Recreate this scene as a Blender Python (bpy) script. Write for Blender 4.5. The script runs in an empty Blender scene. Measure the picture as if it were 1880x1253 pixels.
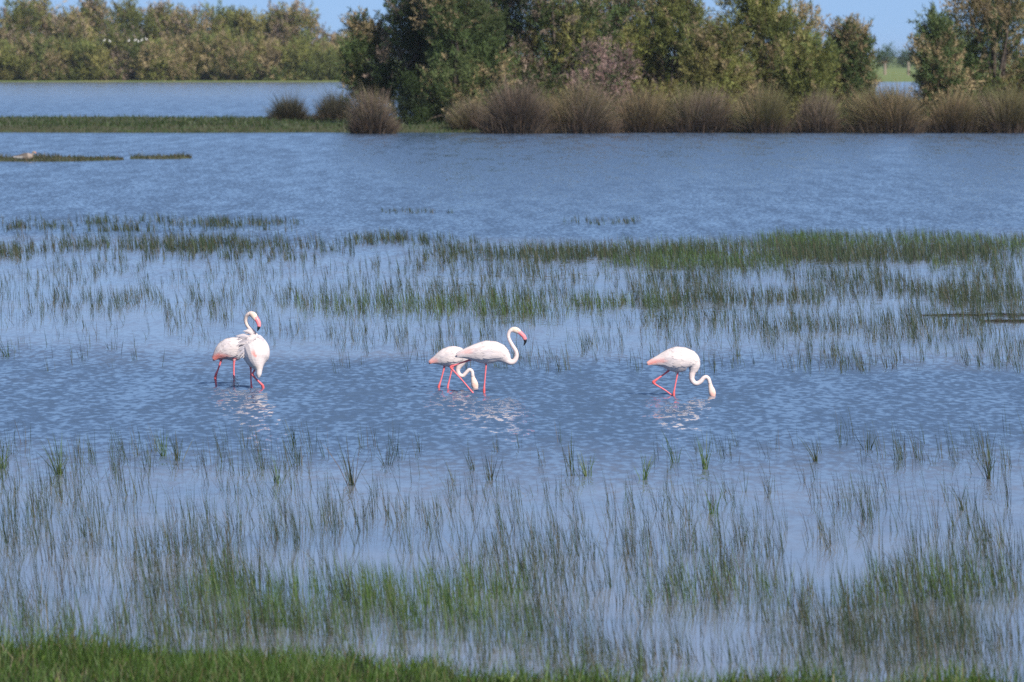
import bpy, math, random
import numpy as np
from mathutils import Vector, Matrix

# ------------------------------------------------------------------ camera, sky, sun
scn = bpy.context.scene
FPX = 200.0 / 36.0 * 1880.0            # focal length in photo pixels (200 mm lens)
CX, CY, HORIZON = 940.0, 626.5, 100.0
PITCH = math.atan((CY - HORIZON) / FPX)
FLAM_D = 80.0
CAMH = FLAM_D * math.tan(PITCH + math.atan((720 - CY) / FPX))
cam_d = bpy.data.cameras.new('camera')
cam_d.lens = 200.0; cam_d.sensor_width = 36.0
cam_d.clip_start = 0.5; cam_d.clip_end = 20000
cam_d.dof.use_dof = True; cam_d.dof.focus_distance = FLAM_D; cam_d.dof.aperture_fstop = 5.0
cam = bpy.data.objects.new('camera', cam_d)
scn.collection.objects.link(cam)
cam.location = (0, 0, CAMH)
cam.rotation_euler = (math.pi / 2 - PITCH, 0, 0)
scn.camera = cam

SUN_EL, SUN_AZ = math.radians(40), math.radians(146)     # azimuth from +Y (view direction) clockwise: behind the camera, right
world = bpy.data.worlds.new('World'); scn.world = world; world.use_nodes = True
wn = world.node_tree.nodes; wl = world.node_tree.links; wn.clear()
sky = wn.new('ShaderNodeTexSky'); sky.sky_type = 'NISHITA'; sky.sun_disc = False
sky.sun_elevation = SUN_EL; sky.sun_rotation = SUN_AZ
sky.altitude = 0; sky.air_density = 1.0; sky.dust_density = 0.7; sky.ozone_density = 2.0
tint = wn.new('ShaderNodeMix'); tint.data_type = 'RGBA'; tint.blend_type = 'MULTIPLY'
tint.inputs['Factor'].default_value = 1.0
tint.inputs[7].default_value = (0.85, 0.885, 0.955, 1)       # cool white balance of the photograph's sky
bg = wn.new('ShaderNodeBackground'); bg.inputs['Strength'].default_value = 0.108
wo = wn.new('ShaderNodeOutputWorld')
tc = wn.new('ShaderNodeTexCoord'); sx = wn.new('ShaderNodeSeparateXYZ'); cxyz = wn.new('ShaderNodeCombineXYZ')
ab = wn.new('ShaderNodeMath'); ab.operation = 'ABSOLUTE'; lift = wn.new('ShaderNodeMath'); lift.operation = 'MULTIPLY_ADD'
lift.inputs[1].default_value = 0.80; lift.inputs[2].default_value = 0.20      # clear dry air: the pale belt lies below the horizon
wl.new(tc.outputs['Generated'], sx.inputs[0]); wl.new(sx.outputs[0], cxyz.inputs[0]); wl.new(sx.outputs[1], cxyz.inputs[1])
wl.new(sx.outputs[2], ab.inputs[0]); wl.new(ab.outputs[0], lift.inputs[0]); wl.new(lift.outputs[0], cxyz.inputs[2])
wl.new(cxyz.outputs[0], sky.inputs[0])
wl.new(sky.outputs[0], tint.inputs[6]);  wl.new(tint.outputs[2], bg.inputs[0]); wl.new(bg.outputs[0], wo.inputs[0])

sun_d = bpy.data.lights.new('sun', 'SUN'); sun_d.energy = 4.7; sun_d.angle = math.radians(0.5)
sun_d.color = (1.0, 0.93, 0.84)
sun = bpy.data.objects.new('sun', sun_d); scn.collection.objects.link(sun)
sdir = Vector((math.sin(SUN_AZ) * math.cos(SUN_EL), math.cos(SUN_AZ) * math.cos(SUN_EL), math.sin(SUN_EL)))
sun.rotation_euler = sdir.to_track_quat('Z', 'Y').to_euler()
sun.location = sdir * 50

vs = scn.view_settings
vs.view_transform = 'Standard'; vs.look = 'None'; vs.gamma = 1.0; vs.exposure = 0.52; vs.use_curve_mapping = False
scn.cycles.use_denoising = False
scn.cycles.max_bounces = 6; scn.cycles.transparent_max_bounces = 4
scn.cycles.caustics_reflective = False; scn.cycles.caustics_refractive = False

# ------------------------------------------------------------------ helpers
COL = scn.collection
cp, sp = math.cos(PITCH), math.sin(PITCH)

def ground(px, py, z=0.0):
    """point of height z that the photo pixel shows"""
    dx = (px - CX) / FPX; v = -(py - CY) / FPX
    dy = cp + v * sp; dz = -sp + v * cp
    t = (z - CAMH) / dz
    return Vector((dx * t, dy * t, z))

def at_depth(px, py, Y):
    dx = (px - CX) / FPX; v = -(py - CY) / FPX
    dy = cp + v * sp; dz = -sp + v * cp
    t = Y / dy
    return Vector((dx * t, Y, CAMH + dz * t))

def depth_of(py): return ground(CX, py).y

def set_props(o, label=None, cat=None, group=None, kind=None):
    if label: o['label'] = label
    if cat: o['category'] = cat
    if group: o['group'] = group
    if kind: o['kind'] = kind
    return o

def mesh_obj(name, verts, faces, mat=None, parent=None, smooth=False, tints=None, ftints=None):
    me = bpy.data.meshes.new(name)
    me.from_pydata([tuple(v) for v in verts], [], [tuple(f) for f in faces])
    if smooth: me.polygons.foreach_set('use_smooth', [True] * len(me.polygons))
    if tints is not None:
        a = me.attributes.new('tint', 'FLOAT_COLOR', 'POINT')
        t = np.ones((len(verts), 4), np.float32); t[:, :3] = tints
        a.data.foreach_set('color', t.ravel())
    if mat: me.materials.append(mat)
    o = bpy.data.objects.new(name, me); COL.objects.link(o)
    if parent: o.parent = parent
    return o

def np_mesh(name, V, loops, starts, mat, tints=None, parent=None, smooth=False):
    """fast mesh from numpy: V (n,3), flat loop indices, loop starts; tints per vertex"""
    me = bpy.data.meshes.new(name)
    me.vertices.add(len(V)); me.vertices.foreach_set('co', np.asarray(V, np.float32).ravel())
    me.loops.add(len(loops)); me.loops.foreach_set('vertex_index', np.asarray(loops, np.int32))
    me.polygons.add(len(starts)); me.polygons.foreach_set('loop_start', np.asarray(starts, np.int32))
    if smooth: me.polygons.foreach_set('use_smooth', np.ones(len(starts), bool))
    if tints is not None:
        a = me.attributes.new('tint', 'FLOAT_COLOR', 'POINT')
        t = np.ones((len(V), 4), np.float32); t[:, :3] = tints
        a.data.foreach_set('color', t.ravel())
    me.update(calc_edges=True); me.validate()
    me.materials.append(mat)
    o = bpy.data.objects.new(name, me); COL.objects.link(o)
    if parent: o.parent = parent
    return o

def empty(name, loc):
    o = bpy.data.objects.new(name, None); o.location = loc; o.empty_display_size = 0.1
    COL.objects.link(o); return o

def unit(a): return a / np.maximum(np.linalg.norm(a, axis=-1, keepdims=True), 1e-9)

_perm = np.random.default_rng(5).random((256, 256))
def vnoise(x, y):
    x = np.asarray(x, float); y = np.asarray(y, float)
    xi = np.floor(x).astype(int); yi = np.floor(y).astype(int)
    fx = x - xi; fy = y - yi; fx = fx * fx * (3 - 2 * fx); fy = fy * fy * (3 - 2 * fy)
    g = lambda a, b: _perm[a % 256, b % 256]
    return (g(xi, yi) * (1 - fx) + g(xi + 1, yi) * fx) * (1 - fy) + (g(xi, yi + 1) * (1 - fx) + g(xi + 1, yi + 1) * fx) * fy
def fbm(x, y): return (vnoise(x, y) + 0.5 * vnoise(2.1 * x + 9, 2.1 * y + 5) + 0.25 * vnoise(4.3 * x + 3, 4.3 * y + 7)) / 1.75

# ------------------------------------------------------------------ materials
def new_mat(name):
    m = bpy.data.materials.new(name); m.use_nodes = True
    n = m.node_tree.nodes; l = m.node_tree.links
    return m, n, l, n['Principled BSDF']

def leaf_mat(name, rough=0.6, transl=0.3, spec=0.2, nscale=6.0, namp=0.25):
    m, n, l, b = new_mat(name)
    at = n.new('ShaderNodeAttribute'); at.attribute_name = 'tint'
    no = n.new('ShaderNodeTexNoise'); no.inputs['Scale'].default_value = nscale
    co = n.new('ShaderNodeTexCoord'); l.new(co.outputs['Object'], no.inputs['Vector'])
    mr = n.new('ShaderNodeMapRange'); mr.inputs['To Min'].default_value = 1 - namp; mr.inputs['To Max'].default_value = 1 + namp
    l.new(no.outputs['Fac'], mr.inputs['Value'])
    mu = n.new('ShaderNodeVectorMath'); mu.operation = 'SCALE'
    l.new(at.outputs['Color'], mu.inputs[0]); l.new(mr.outputs[0], mu.inputs['Scale'])
    l.new(mu.outputs[0], b.inputs['Base Color'])
    b.inputs['Roughness'].default_value = rough; b.inputs['Specular IOR Level'].default_value = spec
    if transl > 0:
        t = n.new('ShaderNodeBsdfTranslucent'); l.new(mu.outputs[0], t.inputs['Color'])
        mx = n.new('ShaderNodeMixShader'); mx.inputs[0].default_value = transl
        l.new(b.outputs[0], mx.inputs[1]); l.new(t.outputs[0], mx.inputs[2])
        l.new(mx.outputs[0], n['Material Output'].inputs['Surface'])
    return m

def ground_mat(name, c1, c2, scale, c3=None, bump=0.4):
    m, n, l, b = new_mat(name)
    co = n.new('ShaderNodeTexCoord')
    no = n.new('ShaderNodeTexNoise'); no.inputs['Scale'].default_value = scale; no.inputs['Detail'].default_value = 8; no.inputs['Roughness'].default_value = 0.65
    l.new(co.outputs['Object'], no.inputs['Vector'])
    r = n.new('ShaderNodeValToRGB'); e = r.color_ramp.elements
    e[0].position = 0.35; e[0].color = (*c1, 1); e[1].position = 0.65; e[1].color = (*c2, 1)
    if c3:
        k = e.new(0.52); k.color = (*c3, 1)
    l.new(no.outputs['Fac'], r.inputs[0]); l.new(r.outputs[0], b.inputs['Base Color'])
    bp = n.new('ShaderNodeBump'); bp.inputs['Strength'].default_value = bump; bp.inputs['Distance'].default_value = 0.05
    l.new(no.outputs['Fac'], bp.inputs['Height']); l.new(bp.outputs[0], b.inputs['Normal'])
    b.inputs['Roughness'].default_value = 0.9; b.inputs['Specular IOR Level'].default_value = 0.2
    return m

M_leaf = leaf_mat('tamarisk_foliage', transl=0.25, nscale=0.8, namp=0.3)
M_rush = leaf_mat('rush_blades', transl=0.25, rough=0.5, spec=0.3, nscale=1.5, namp=0.2)
M_tuss = leaf_mat('tussock_stems', transl=0.1, rough=0.7, nscale=1.2, namp=0.3)
M_bark = ground_mat('bark', (0.05, 0.04, 0.032), (0.13, 0.105, 0.085), 6)
M_soil = ground_mat('bank_soil', (0.045, 0.05, 0.02), (0.05, 0.075, 0.022), 0.6, (0.06, 0.06, 0.03))
M_mud = ground_mat('lake_mud', (0.05, 0.045, 0.035), (0.09, 0.08, 0.06), 0.5)
M_field = ground_mat('far_field', (0.16, 0.19, 0.06), (0.28, 0.25, 0.10), 0.02, (0.12, 0.17, 0.05))
M_near = ground_mat('near_turf', (0.022, 0.03, 0.012), (0.035, 0.055, 0.016), 3.0, (0.035, 0.034, 0.018))
M_wood = ground_mat('weathered_wood', (0.16, 0.13, 0.1), (0.3, 0.25, 0.19), 8)

# feathers and skin: colour comes from the 'tint' attribute, with fine barbs
def feather_mat(name, rough=0.75, barb=True):
    m, n, l, b = new_mat(name)
    at = n.new('ShaderNodeAttribute'); at.attribute_name = 'tint'
    co = n.new('ShaderNodeTexCoord')
    no = n.new('ShaderNodeTexNoise'); no.inputs['Scale'].default_value = 28; no.inputs['Detail'].default_value = 5
    mp = n.new('ShaderNodeMapping'); mp.inputs['Scale'].default_value = (0.5, 1.0, 1.6)
    l.new(co.outputs['Object'], mp.inputs['Vector']); l.new(mp.outputs[0], no.inputs['Vector'])
    mr = n.new('ShaderNodeMapRange'); mr.inputs['To Min'].default_value = 0.88; mr.inputs['To Max'].default_value = 1.06
    l.new(no.outputs['Fac'], mr.inputs['Value'])
    mu = n.new('ShaderNodeVectorMath'); mu.operation = 'SCALE'
    l.new(at.outputs['Color'], mu.inputs[0]); l.new(mr.outputs[0], mu.inputs['Scale'])
    l.new(mu.outputs[0], b.inputs['Base Color'])
    b.inputs['Roughness'].default_value = rough; b.inputs['Specular IOR Level'].default_value = 0.25
    if barb:
        bp = n.new('ShaderNodeBump'); bp.inputs['Strength'].default_value = 0.35; bp.inputs['Distance'].default_value = 0.01
        l.new(no.outputs['Fac'], bp.inputs['Height']); l.new(bp.outputs[0], b.inputs['Normal'])
    return m
M_feather = feather_mat('feathers')
M_bill = feather_mat('bill_horn', rough=0.35, barb=False)

def water_mat():
    m, n, l, b = new_mat('lake_water')
    b.inputs['Base Color'].default_value = (0.045, 0.078, 0.13, 1)
    b.inputs['Roughness'].default_value = 0.06
    b.inputs['IOR'].default_value = 1.333
    geo = n.new('ShaderNodeNewGeometry')
    sep = n.new('ShaderNodeSeparateXYZ'); l.new(geo.outputs['Position'], sep.inputs[0])
    # --- how ruffled the water is, by distance from the near shore (sheltered among the rushes)
    def smooth_between(a, bb):
        k = n.new('ShaderNodeMapRange'); k.interpolation_type = 'SMOOTHSTEP'
        k.inputs['From Min'].default_value = a; k.inputs['From Max'].default_value = bb
        return k
    big = n.new('ShaderNodeTexNoise'); big.inputs['Scale'].default_value = 1.0; big.inputs['Detail'].default_value = 3
    mpb = n.new('ShaderNodeMapping'); mpb.inputs['Scale'].default_value = (0.10, 0.05, 1)
    l.new(geo.outputs['Position'], mpb.inputs[0]); l.new(mpb.outputs[0], big.inputs['Vector'])
    warp = n.new('ShaderNodeMath'); warp.operation = 'MULTIPLY_ADD'      # y + (noise-.5)*k*y
    ny = n.new('ShaderNodeMath'); ny.operation = 'SUBTRACT'; l.new(big.outputs['Fac'], ny.inputs[0]); ny.inputs[1].default_value = 0.5
    ky = n.new('ShaderNodeMath'); ky.operation = 'MULTIPLY'; l.new(sep.outputs['Y'], ky.inputs[0]); ky.inputs[1].default_value = 0.28
    l.new(ny.outputs[0], warp.inputs[0]); l.new(ky.outputs[0], warp.inputs[1]); l.new(sep.outputs['Y'], warp.inputs[2])
    ramp = n.new('ShaderNodeFloatCurve')
    pts = RUFFLE
    c = ramp.mapping.curves[0]
    lo, hi = math.log(40.0), math.log(1100.0)
    nrm = lambda y: (math.log(y) - lo) / (hi - lo)
    c.points[0].location = (0.0, pts[0][1]); c.points[1].location = (1.0, pts[-1][1])
    for y, v in pts[1:-1]: c.points.new(nrm(y), v)
    ramp.mapping.update()
    lg = n.new('ShaderNodeMath'); lg.operation = 'LOGARITHM'; lg.inputs[1].default_value = math.e
    l.new(warp.outputs[0], lg.inputs[0])
    tn = n.new('ShaderNodeMapRange'); tn.inputs['From Min'].default_value = lo; tn.inputs['From Max'].default_value = hi
    l.new(lg.outputs[0], tn.inputs['Value']); l.new(tn.outputs[0], ramp.inputs['Value'])
    # --- pale sky reflection painted into the base colour where the water is calm
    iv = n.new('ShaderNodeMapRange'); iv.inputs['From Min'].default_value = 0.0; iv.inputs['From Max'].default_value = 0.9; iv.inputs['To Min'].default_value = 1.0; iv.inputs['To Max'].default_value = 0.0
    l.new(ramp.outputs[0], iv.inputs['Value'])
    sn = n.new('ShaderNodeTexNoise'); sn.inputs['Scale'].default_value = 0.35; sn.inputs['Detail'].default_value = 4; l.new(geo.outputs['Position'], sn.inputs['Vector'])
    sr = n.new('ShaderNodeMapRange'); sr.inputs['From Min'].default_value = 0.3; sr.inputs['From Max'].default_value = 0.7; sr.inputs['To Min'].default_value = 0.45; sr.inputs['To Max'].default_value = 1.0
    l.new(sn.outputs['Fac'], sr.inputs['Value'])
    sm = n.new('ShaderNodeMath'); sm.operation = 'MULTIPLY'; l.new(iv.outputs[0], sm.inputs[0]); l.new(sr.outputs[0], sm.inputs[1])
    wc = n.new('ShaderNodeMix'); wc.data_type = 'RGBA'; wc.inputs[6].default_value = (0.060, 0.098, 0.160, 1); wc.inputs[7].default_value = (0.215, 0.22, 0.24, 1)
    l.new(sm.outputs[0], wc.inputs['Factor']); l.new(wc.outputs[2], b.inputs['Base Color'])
    # --- slopes: ripples (decimetres) and longer wavelets
    def slope(scale, stretch, amp_x, amp_y, detail, rough, seed):
        mp = n.new('ShaderNodeMapping'); mp.inputs['Scale'].default_value = (scale, scale * stretch, 1); mp.inputs['Location'].default_value = (seed, seed * 2, seed * 3)
        mp.inputs['Rotation'].default_value = (0, 0, math.radians(6))
        l.new(geo.outputs['Position'], mp.inputs[0])
        t = n.new('ShaderNodeTexNoise'); t.inputs['Scale'].default_value = 1.0; t.inputs['Detail'].default_value = detail; t.inputs['Roughness'].default_value = rough
        l.new(mp.outputs[0], t.inputs['Vector'])
        s = n.new('ShaderNodeVectorMath'); s.operation = 'SUBTRACT'; s.inputs[1].default_value = (0.5, 0.5, 0.5); l.new(t.outputs['Color'], s.inputs[0])
        mm = n.new('ShaderNodeVectorMath'); mm.operation = 'MULTIPLY'; mm.inputs[1].default_value = (amp_x, amp_y, 0); l.new(s.outputs[0], mm.inputs[0])
        return mm.outputs[0]
    a1 = slope(9.5, 0.31, 0.95, 1.10, 2, 0.55, 3.1)
    a2 = slope(1.3, 0.11, 0.25, 0.55, 3, 0.7, 11.7)
    ad = n.new('ShaderNodeVectorMath'); ad.operation = 'ADD'; l.new(a1, ad.inputs[0]); l.new(a2, ad.inputs[1])
    bs = n.new('ShaderNodeVectorMath'); bs.operation = 'ADD'; bs.inputs[1].default_value = (0, -0.085, 0)   # wind from behind the camera: the near faces of the wavelets show
    l.new(ad.outputs[0], bs.inputs[0])
    sy = n.new('ShaderNodeSeparateXYZ'); l.new(bs.outputs[0], sy.inputs[0])            # far faces lie hidden behind the crests
    q1 = n.new('ShaderNodeMath'); q1.operation = 'MULTIPLY_ADD'; l.new(sy.outputs[1], q1.inputs[0]); l.new(sy.outputs[1], q1.inputs[1]); q1.inputs[2].default_value = 0.05 ** 2
    q2 = n.new('ShaderNodeMath'); q2.operation = 'SQRT'; l.new(q1.outputs[0], q2.inputs[0])
    q0 = n.new('ShaderNodeMath'); q0.operation = 'SUBTRACT'; l.new(sy.outputs[1], q0.inputs[0]); l.new(q2.outputs[0], q0.inputs[1])
    q3 = n.new('ShaderNodeMath'); q3.operation = 'MULTIPLY_ADD'; q3.inputs[1].default_value = 0.5; q3.inputs[2].default_value = -0.012; l.new(q0.outputs[0], q3.inputs[0])
    cl = n.new('ShaderNodeCombineXYZ'); l.new(sy.outputs[0], cl.inputs[0]); l.new(q3.outputs[0], cl.inputs[1])
    sc = n.new('ShaderNodeVectorMath'); sc.operation = 'SCALE'; l.new(cl.outputs[0], sc.inputs[0]); l.new(ramp.outputs[0], sc.inputs['Scale'])
    # slow swell left in the calm water, bends the mirror images of the stems
    a3 = slope(2.2, 0.6, 0.05, 0.03, 2, 0.5, 23.0)
    ad2 = n.new('ShaderNodeVectorMath'); ad2.operation = 'ADD'; l.new(sc.outputs[0], ad2.inputs[0]); l.new(a3, ad2.inputs[1])
    up = n.new('ShaderNodeVectorMath'); up.operation = 'ADD'; up.inputs[1].default_value = (0, 0, 1); l.new(ad2.outputs[0], up.inputs[0])
    nm = n.new('ShaderNodeVectorMath'); nm.operation = 'NORMALIZE'; l.new(up.outputs[0], nm.inputs[0])
    l.new(nm.outputs[0], b.inputs['Normal'])
    return m
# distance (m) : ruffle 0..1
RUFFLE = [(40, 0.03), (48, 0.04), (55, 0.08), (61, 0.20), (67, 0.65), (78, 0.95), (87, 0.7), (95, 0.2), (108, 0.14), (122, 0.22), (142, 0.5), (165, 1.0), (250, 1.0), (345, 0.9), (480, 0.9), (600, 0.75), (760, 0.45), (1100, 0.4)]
M_water = water_mat()

# ------------------------------------------------------------------ setting: lake bed, water, banks, far shore
def sheet(name, x0, x1, y0, y1, z, mat):
    return set_props(mesh_obj(name, [(x0, y0, z), (x1, y0, z), (x1, y1, z), (x0, y1, z)], [(0, 1, 2, 3)], mat), kind='structure')
sheet('lake_bed', -6000, 6000, -200, 12000, -0.6, M_mud)
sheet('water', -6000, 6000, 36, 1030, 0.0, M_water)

def strip_ground(name, xs, front, back, zf, mat, n=8):
    """land strip: front(x), back(x) give shore Y; zf(x,y,t) height; both shores dip under the water"""
    V = []; F = []
    for x in xs:
        a, b_ = front(x), back(x)
        for j in range(n + 1):
            t = j / n; y = a + (b_ - a) * t
            V.append((x, y, zf(x, y, t)))
    m = n + 1
    for i in range(len(xs) - 1):
        for j in range(n):
            F.append((i * m + j, (i + 1) * m + j, (i + 1) * m + j + 1, i * m + j + 1))
    return set_props(mesh_obj(name, V, F, mat, smooth=True), kind='structure')

BANK_F = depth_of(244.5)
BANK_B = depth_of(223)
def bank_front(x): return BANK_F + 1.6 * (float(fbm(x * 0.16, 3.3)) - 0.5) * 2
def bank_back(x): return BANK_B + 3.0 * (float(fbm(x * 0.08, 8.3)) - 0.5) * 2
def bank_z(x, y, t):
    e = min(1.0, t * 16, (1 - t) * 16)
    return -0.25 + e * (0.48 + 0.22 * float(fbm(x * 0.35, y * 0.2)))
strip_ground('island_bank', np.linspace(-220, 220, 500), bank_front, bank_back, bank_z, M_soil, 24)

FAR = depth_of(150.5)
strip_ground('far_shore', np.linspace(-2500, 2500, 400), lambda x: FAR - 46 + 6 * (float(fbm(x * 0.02, 1.1)) - 0.5), lambda x: 9000,
             lambda x, y, t: (-0.4, 0.08)[t > 0] + min(1.0, t * 30) * 0.15, M_field, 160)

# near shore: turf that climbs to the dyke the camera stands on
def near_edge(x):
    px = np.clip(x * FPX / 45.0 + CX, -400, 2300)
    py = np.interp(px, [-400, 0, 350, 650, 900, 1200, 1880, 2300], [1190, 1203, 1208, 1226, 1246, 1268, 1272, 1270])
    return depth_of(py) + 1.9 * (float(fbm(x * 1.5, 7.7)) - 0.5)
def near_z(x, y, t):
    d = near_edge(x) - y
    return -0.2 + min(1, d / 0.8) * 0.26 + 0.10 * float(fbm(x * 1.7, y * 1.7)) * min(1, max(0, d)) + 2.5 * max(0.0, min(1.0, (32 - y) / 32.0))
strip_ground('near_bank', np.concatenate([np.linspace(-120, -9, 40), np.linspace(-8.5, 8.5, 120), np.linspace(9, 120, 40)]),
             lambda x: -12.0, lambda x: near_edge(x) + 0.3, near_z, M_near, 90)

# ------------------------------------------------------------------ blade fields (rushes, grass, tussock stems)
def blades(P, H, W, lean, leandir, curve, yaw, tint, tip=None):
    """vertex / loop arrays for n curved tapering blades with 3 segments"""
    n = len(P)
    d = np.stack([np.cos(leandir), np.sin(leandir), np.zeros(n)], 1)
    side = np.stack([np.cos(yaw), np.sin(yaw), np.zeros(n)], 1)
    V = np.zeros((n, 7, 3)); T = np.zeros((n, 7, 3))
    tip = tint if tip is None else tip
    for k, (s, w) in enumerate([(0, 1.0), (0.4, 0.85), (0.75, 0.55), (1.0, 0)]):
        ang = lean + curve * s
        # integrate a circular arc approximately
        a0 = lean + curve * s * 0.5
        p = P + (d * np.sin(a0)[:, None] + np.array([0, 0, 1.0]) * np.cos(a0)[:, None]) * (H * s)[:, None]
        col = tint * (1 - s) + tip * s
        if k < 3:
            V[:, 2 * k] = p - side * (W * w / 2)[:, None]; V[:, 2 * k + 1] = p + side * (W * w / 2)[:, None]
            T[:, 2 * k] = col; T[:, 2 * k + 1] = col
        else:
            V[:, 6] = p; T[:, 6] = col
    base = (np.arange(n) * 7)[:, None]
    L = (base + np.array([0, 1, 3, 2, 2, 3, 5, 4, 4, 5, 6])).ravel()
    S = (np.arange(n) * 11)[:, None] + np.array([0, 4, 8])
    return V.reshape(-1, 3), L, S.ravel(), T.reshape(-1, 3)

def pick(rng, n, cols, jit=0.25):
    cols = np.array(cols, float)
    c = cols[rng.integers(0, len(cols), n)]
    return c * (1 + (rng.random((n, 1)) - 0.5) * 2 * jit) * (1 + (rng.random((n, 3)) - 0.5) * 0.15)

RUSH = [(0.031, 0.052, 0.027), (0.038, 0.063, 0.029), (0.028, 0.044, 0.029), (0.046, 0.063, 0.030), (0.071, 0.061, 0.035)]
RUSH_G = [(0.052, 0.101, 0.025), (0.064, 0.119, 0.027), (0.043, 0.085, 0.025), (0.085, 0.119, 0.038)]

def px_to_ground(px, py, z=0.0):
    dx = (px - CX) / FPX; v = -(py - CY) / FPX
    dy = cp + v * sp; dz = -sp + v * cp
    t = (z - CAMH) / dz
    return np.stack([dx * t, dy * t, np.full_like(t, z)], 1)

def scatter(rng, n, x0, x1, y0, y1, clump, fx, thr):
    """n bases spread over a stretch of shallow water, gathered into clumps by a ground noise"""
    out = np.zeros((0, 3))
    while len(out) < n:
        px = rng.uniform(x0, x1, n * 3); py = rng.uniform(y0, y1, n * 3)
        G = px_to_ground(px, py)
        f = fbm(G[:, 0] * fx, G[:, 1] * fx * 0.45 + 50)
        edge = np.minimum(1, np.minimum(px - x0, x1 - px) / max(1, 0.12 * (x1 - x0))) * np.minimum(1, np.minimum(py - y0, y1 - py) / max(1, 0.18 * (y1 - y0)))
        pr = np.clip((f - thr) * clump, 0.02, 1) * np.clip(edge + 0.05, 0, 1)
        out = np.concatenate([out, G[rng.random(n * 3) < pr]])
    return out[:n]

def rush_field(name, label, seed, patches):
    rng = np.random.default_rng(seed)
    Vs, Ls, Ss, Ts = [], [], [], []; vo = lo = 0
    for (x0, x1, y0, y1, n, h, w, cols, clump, fx, thr) in patches:
        nt = max(4, int(n / 3.2)); P = scatter(rng, nt, x0, x1, y0, y1, clump * 0.42, fx * 2.2, thr - 0.13)
        P = P[rng.integers(0, nt, n)] + np.stack([rng.normal(0, 0.025, n), rng.normal(0, 0.05, n), np.zeros(n)], 1)
        P[:, 2] = -0.06
        # stems come in little tufts of 1-5
        H = h * rng.uniform(0.45, 1.25, n) * (0.75 + 0.5 * vnoise(P[:, 0] * 1.3, P[:, 1] * 0.7)) + 0.06
        lean = np.abs(rng.normal(0, 0.16, n)); ld = rng.uniform(0, 2 * math.pi, n)
        lx = lean * np.cos(ld) - 0.13; ly = lean * np.sin(ld)
        lean = np.hypot(lx, ly); ld = np.arctan2(ly, lx)
        br = rng.random(n) < 0.09                      # broken, leaning stems
        lean = np.where(br, rng.uniform(0.5, 1.5, n), lean); H = np.where(br, H * 0.8, H)
        W = w * 0.72 * rng.uniform(0.6, 1.3, n)
        cv = rng.normal(0.06, 0.14, n)
        tint = np.where((br & (rng.random(n) < 0.6))[:, None], pick(rng, n, [(0.10, 0.08, 0.05), (0.06, 0.05, 0.035)]), pick(rng, n, cols)); tip = tint * rng.uniform(0.9, 1.3, (n, 1))
        V, L, S, T = blades(P, H, W, lean, ld, cv, rng.normal(0, 0.7, n), tint, tip)
        Vs.append(V); Ls.append(L + vo); Ss.append(S + lo); Ts.append(T); vo += len(V); lo += len(L)
    o = np_mesh(name, np.concatenate(Vs), np.concatenate(Ls), np.concatenate(Ss), M_rush, np.concatenate(Ts))
    return set_props(o, label, 'grass', kind='stuff')

rush_field('marsh_grass', 'green marsh grass bands standing in the water beyond the flamingos', 11, [
    # x0, x1, y0, y1, n, height, width, colours, clump, noise freq, threshold
    (-60, 560, 404, 428, 1625, 0.26, 0.020, RUSH, 5, 0.35, 0.46),
    (-60, 660, 434, 480, 3300, 0.32, 0.017, RUSH, 6, 0.18, 0.46),
    (620, 880, 436, 455, 630, 0.26, 0.018, RUSH, 4, 0.3, 0.42),
    (1020, 1180, 404, 414, 180, 0.18, 0.02, RUSH, 4, 0.3, 0.42),
    (700, 840, 386, 394, 165, 0.16, 0.02, RUSH, 4, 0.3, 0.42),
    (740, 1950, 458, 486, 7200, 0.34, 0.015, RUSH, 5, 0.18, 0.42),
    (1100, 1960, 444, 500, 6200, 0.30, 0.013, RUSH_G + RUSH, 4, 0.12, 0.40),
    (1380, 1960, 430, 456, 3000, 0.26, 0.013, RUSH_G + RUSH, 4, 0.12, 0.40),
    (560, 1960, 480, 565, 5400, 0.34, 0.011, RUSH, 4, 0.25, 0.44),
    (1150, 1960, 495, 610, 4200, 0.34, 0.011, RUSH, 4, 0.25, 0.44),
    (540, 1290, 550, 586, 2500, 0.32, 0.011, RUSH_G + RUSH, 6, 0.3, 0.44),
    (-60, 620, 480, 570, 1750, 0.30, 0.011, RUSH, 4, 0.3, 0.45),
    (-60, 700, 555, 615, 650, 0.28, 0.010, RUSH, 4, 0.35, 0.46),
    (480, 1960, 585, 640, 1437, 0.32, 0.009, RUSH, 5, 0.35, 0.46),
    (560, 1960, 630, 690, 930, 0.32, 0.009, RUSH, 5, 0.35, 0.46),
    (1380, 1960, 590, 690, 1050, 0.32, 0.009, RUSH, 5, 0.35, 0.46),
    (-60, 480, 600, 690, 162, 0.26, 0.009, RUSH, 5, 0.35, 0.46),
])
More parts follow.
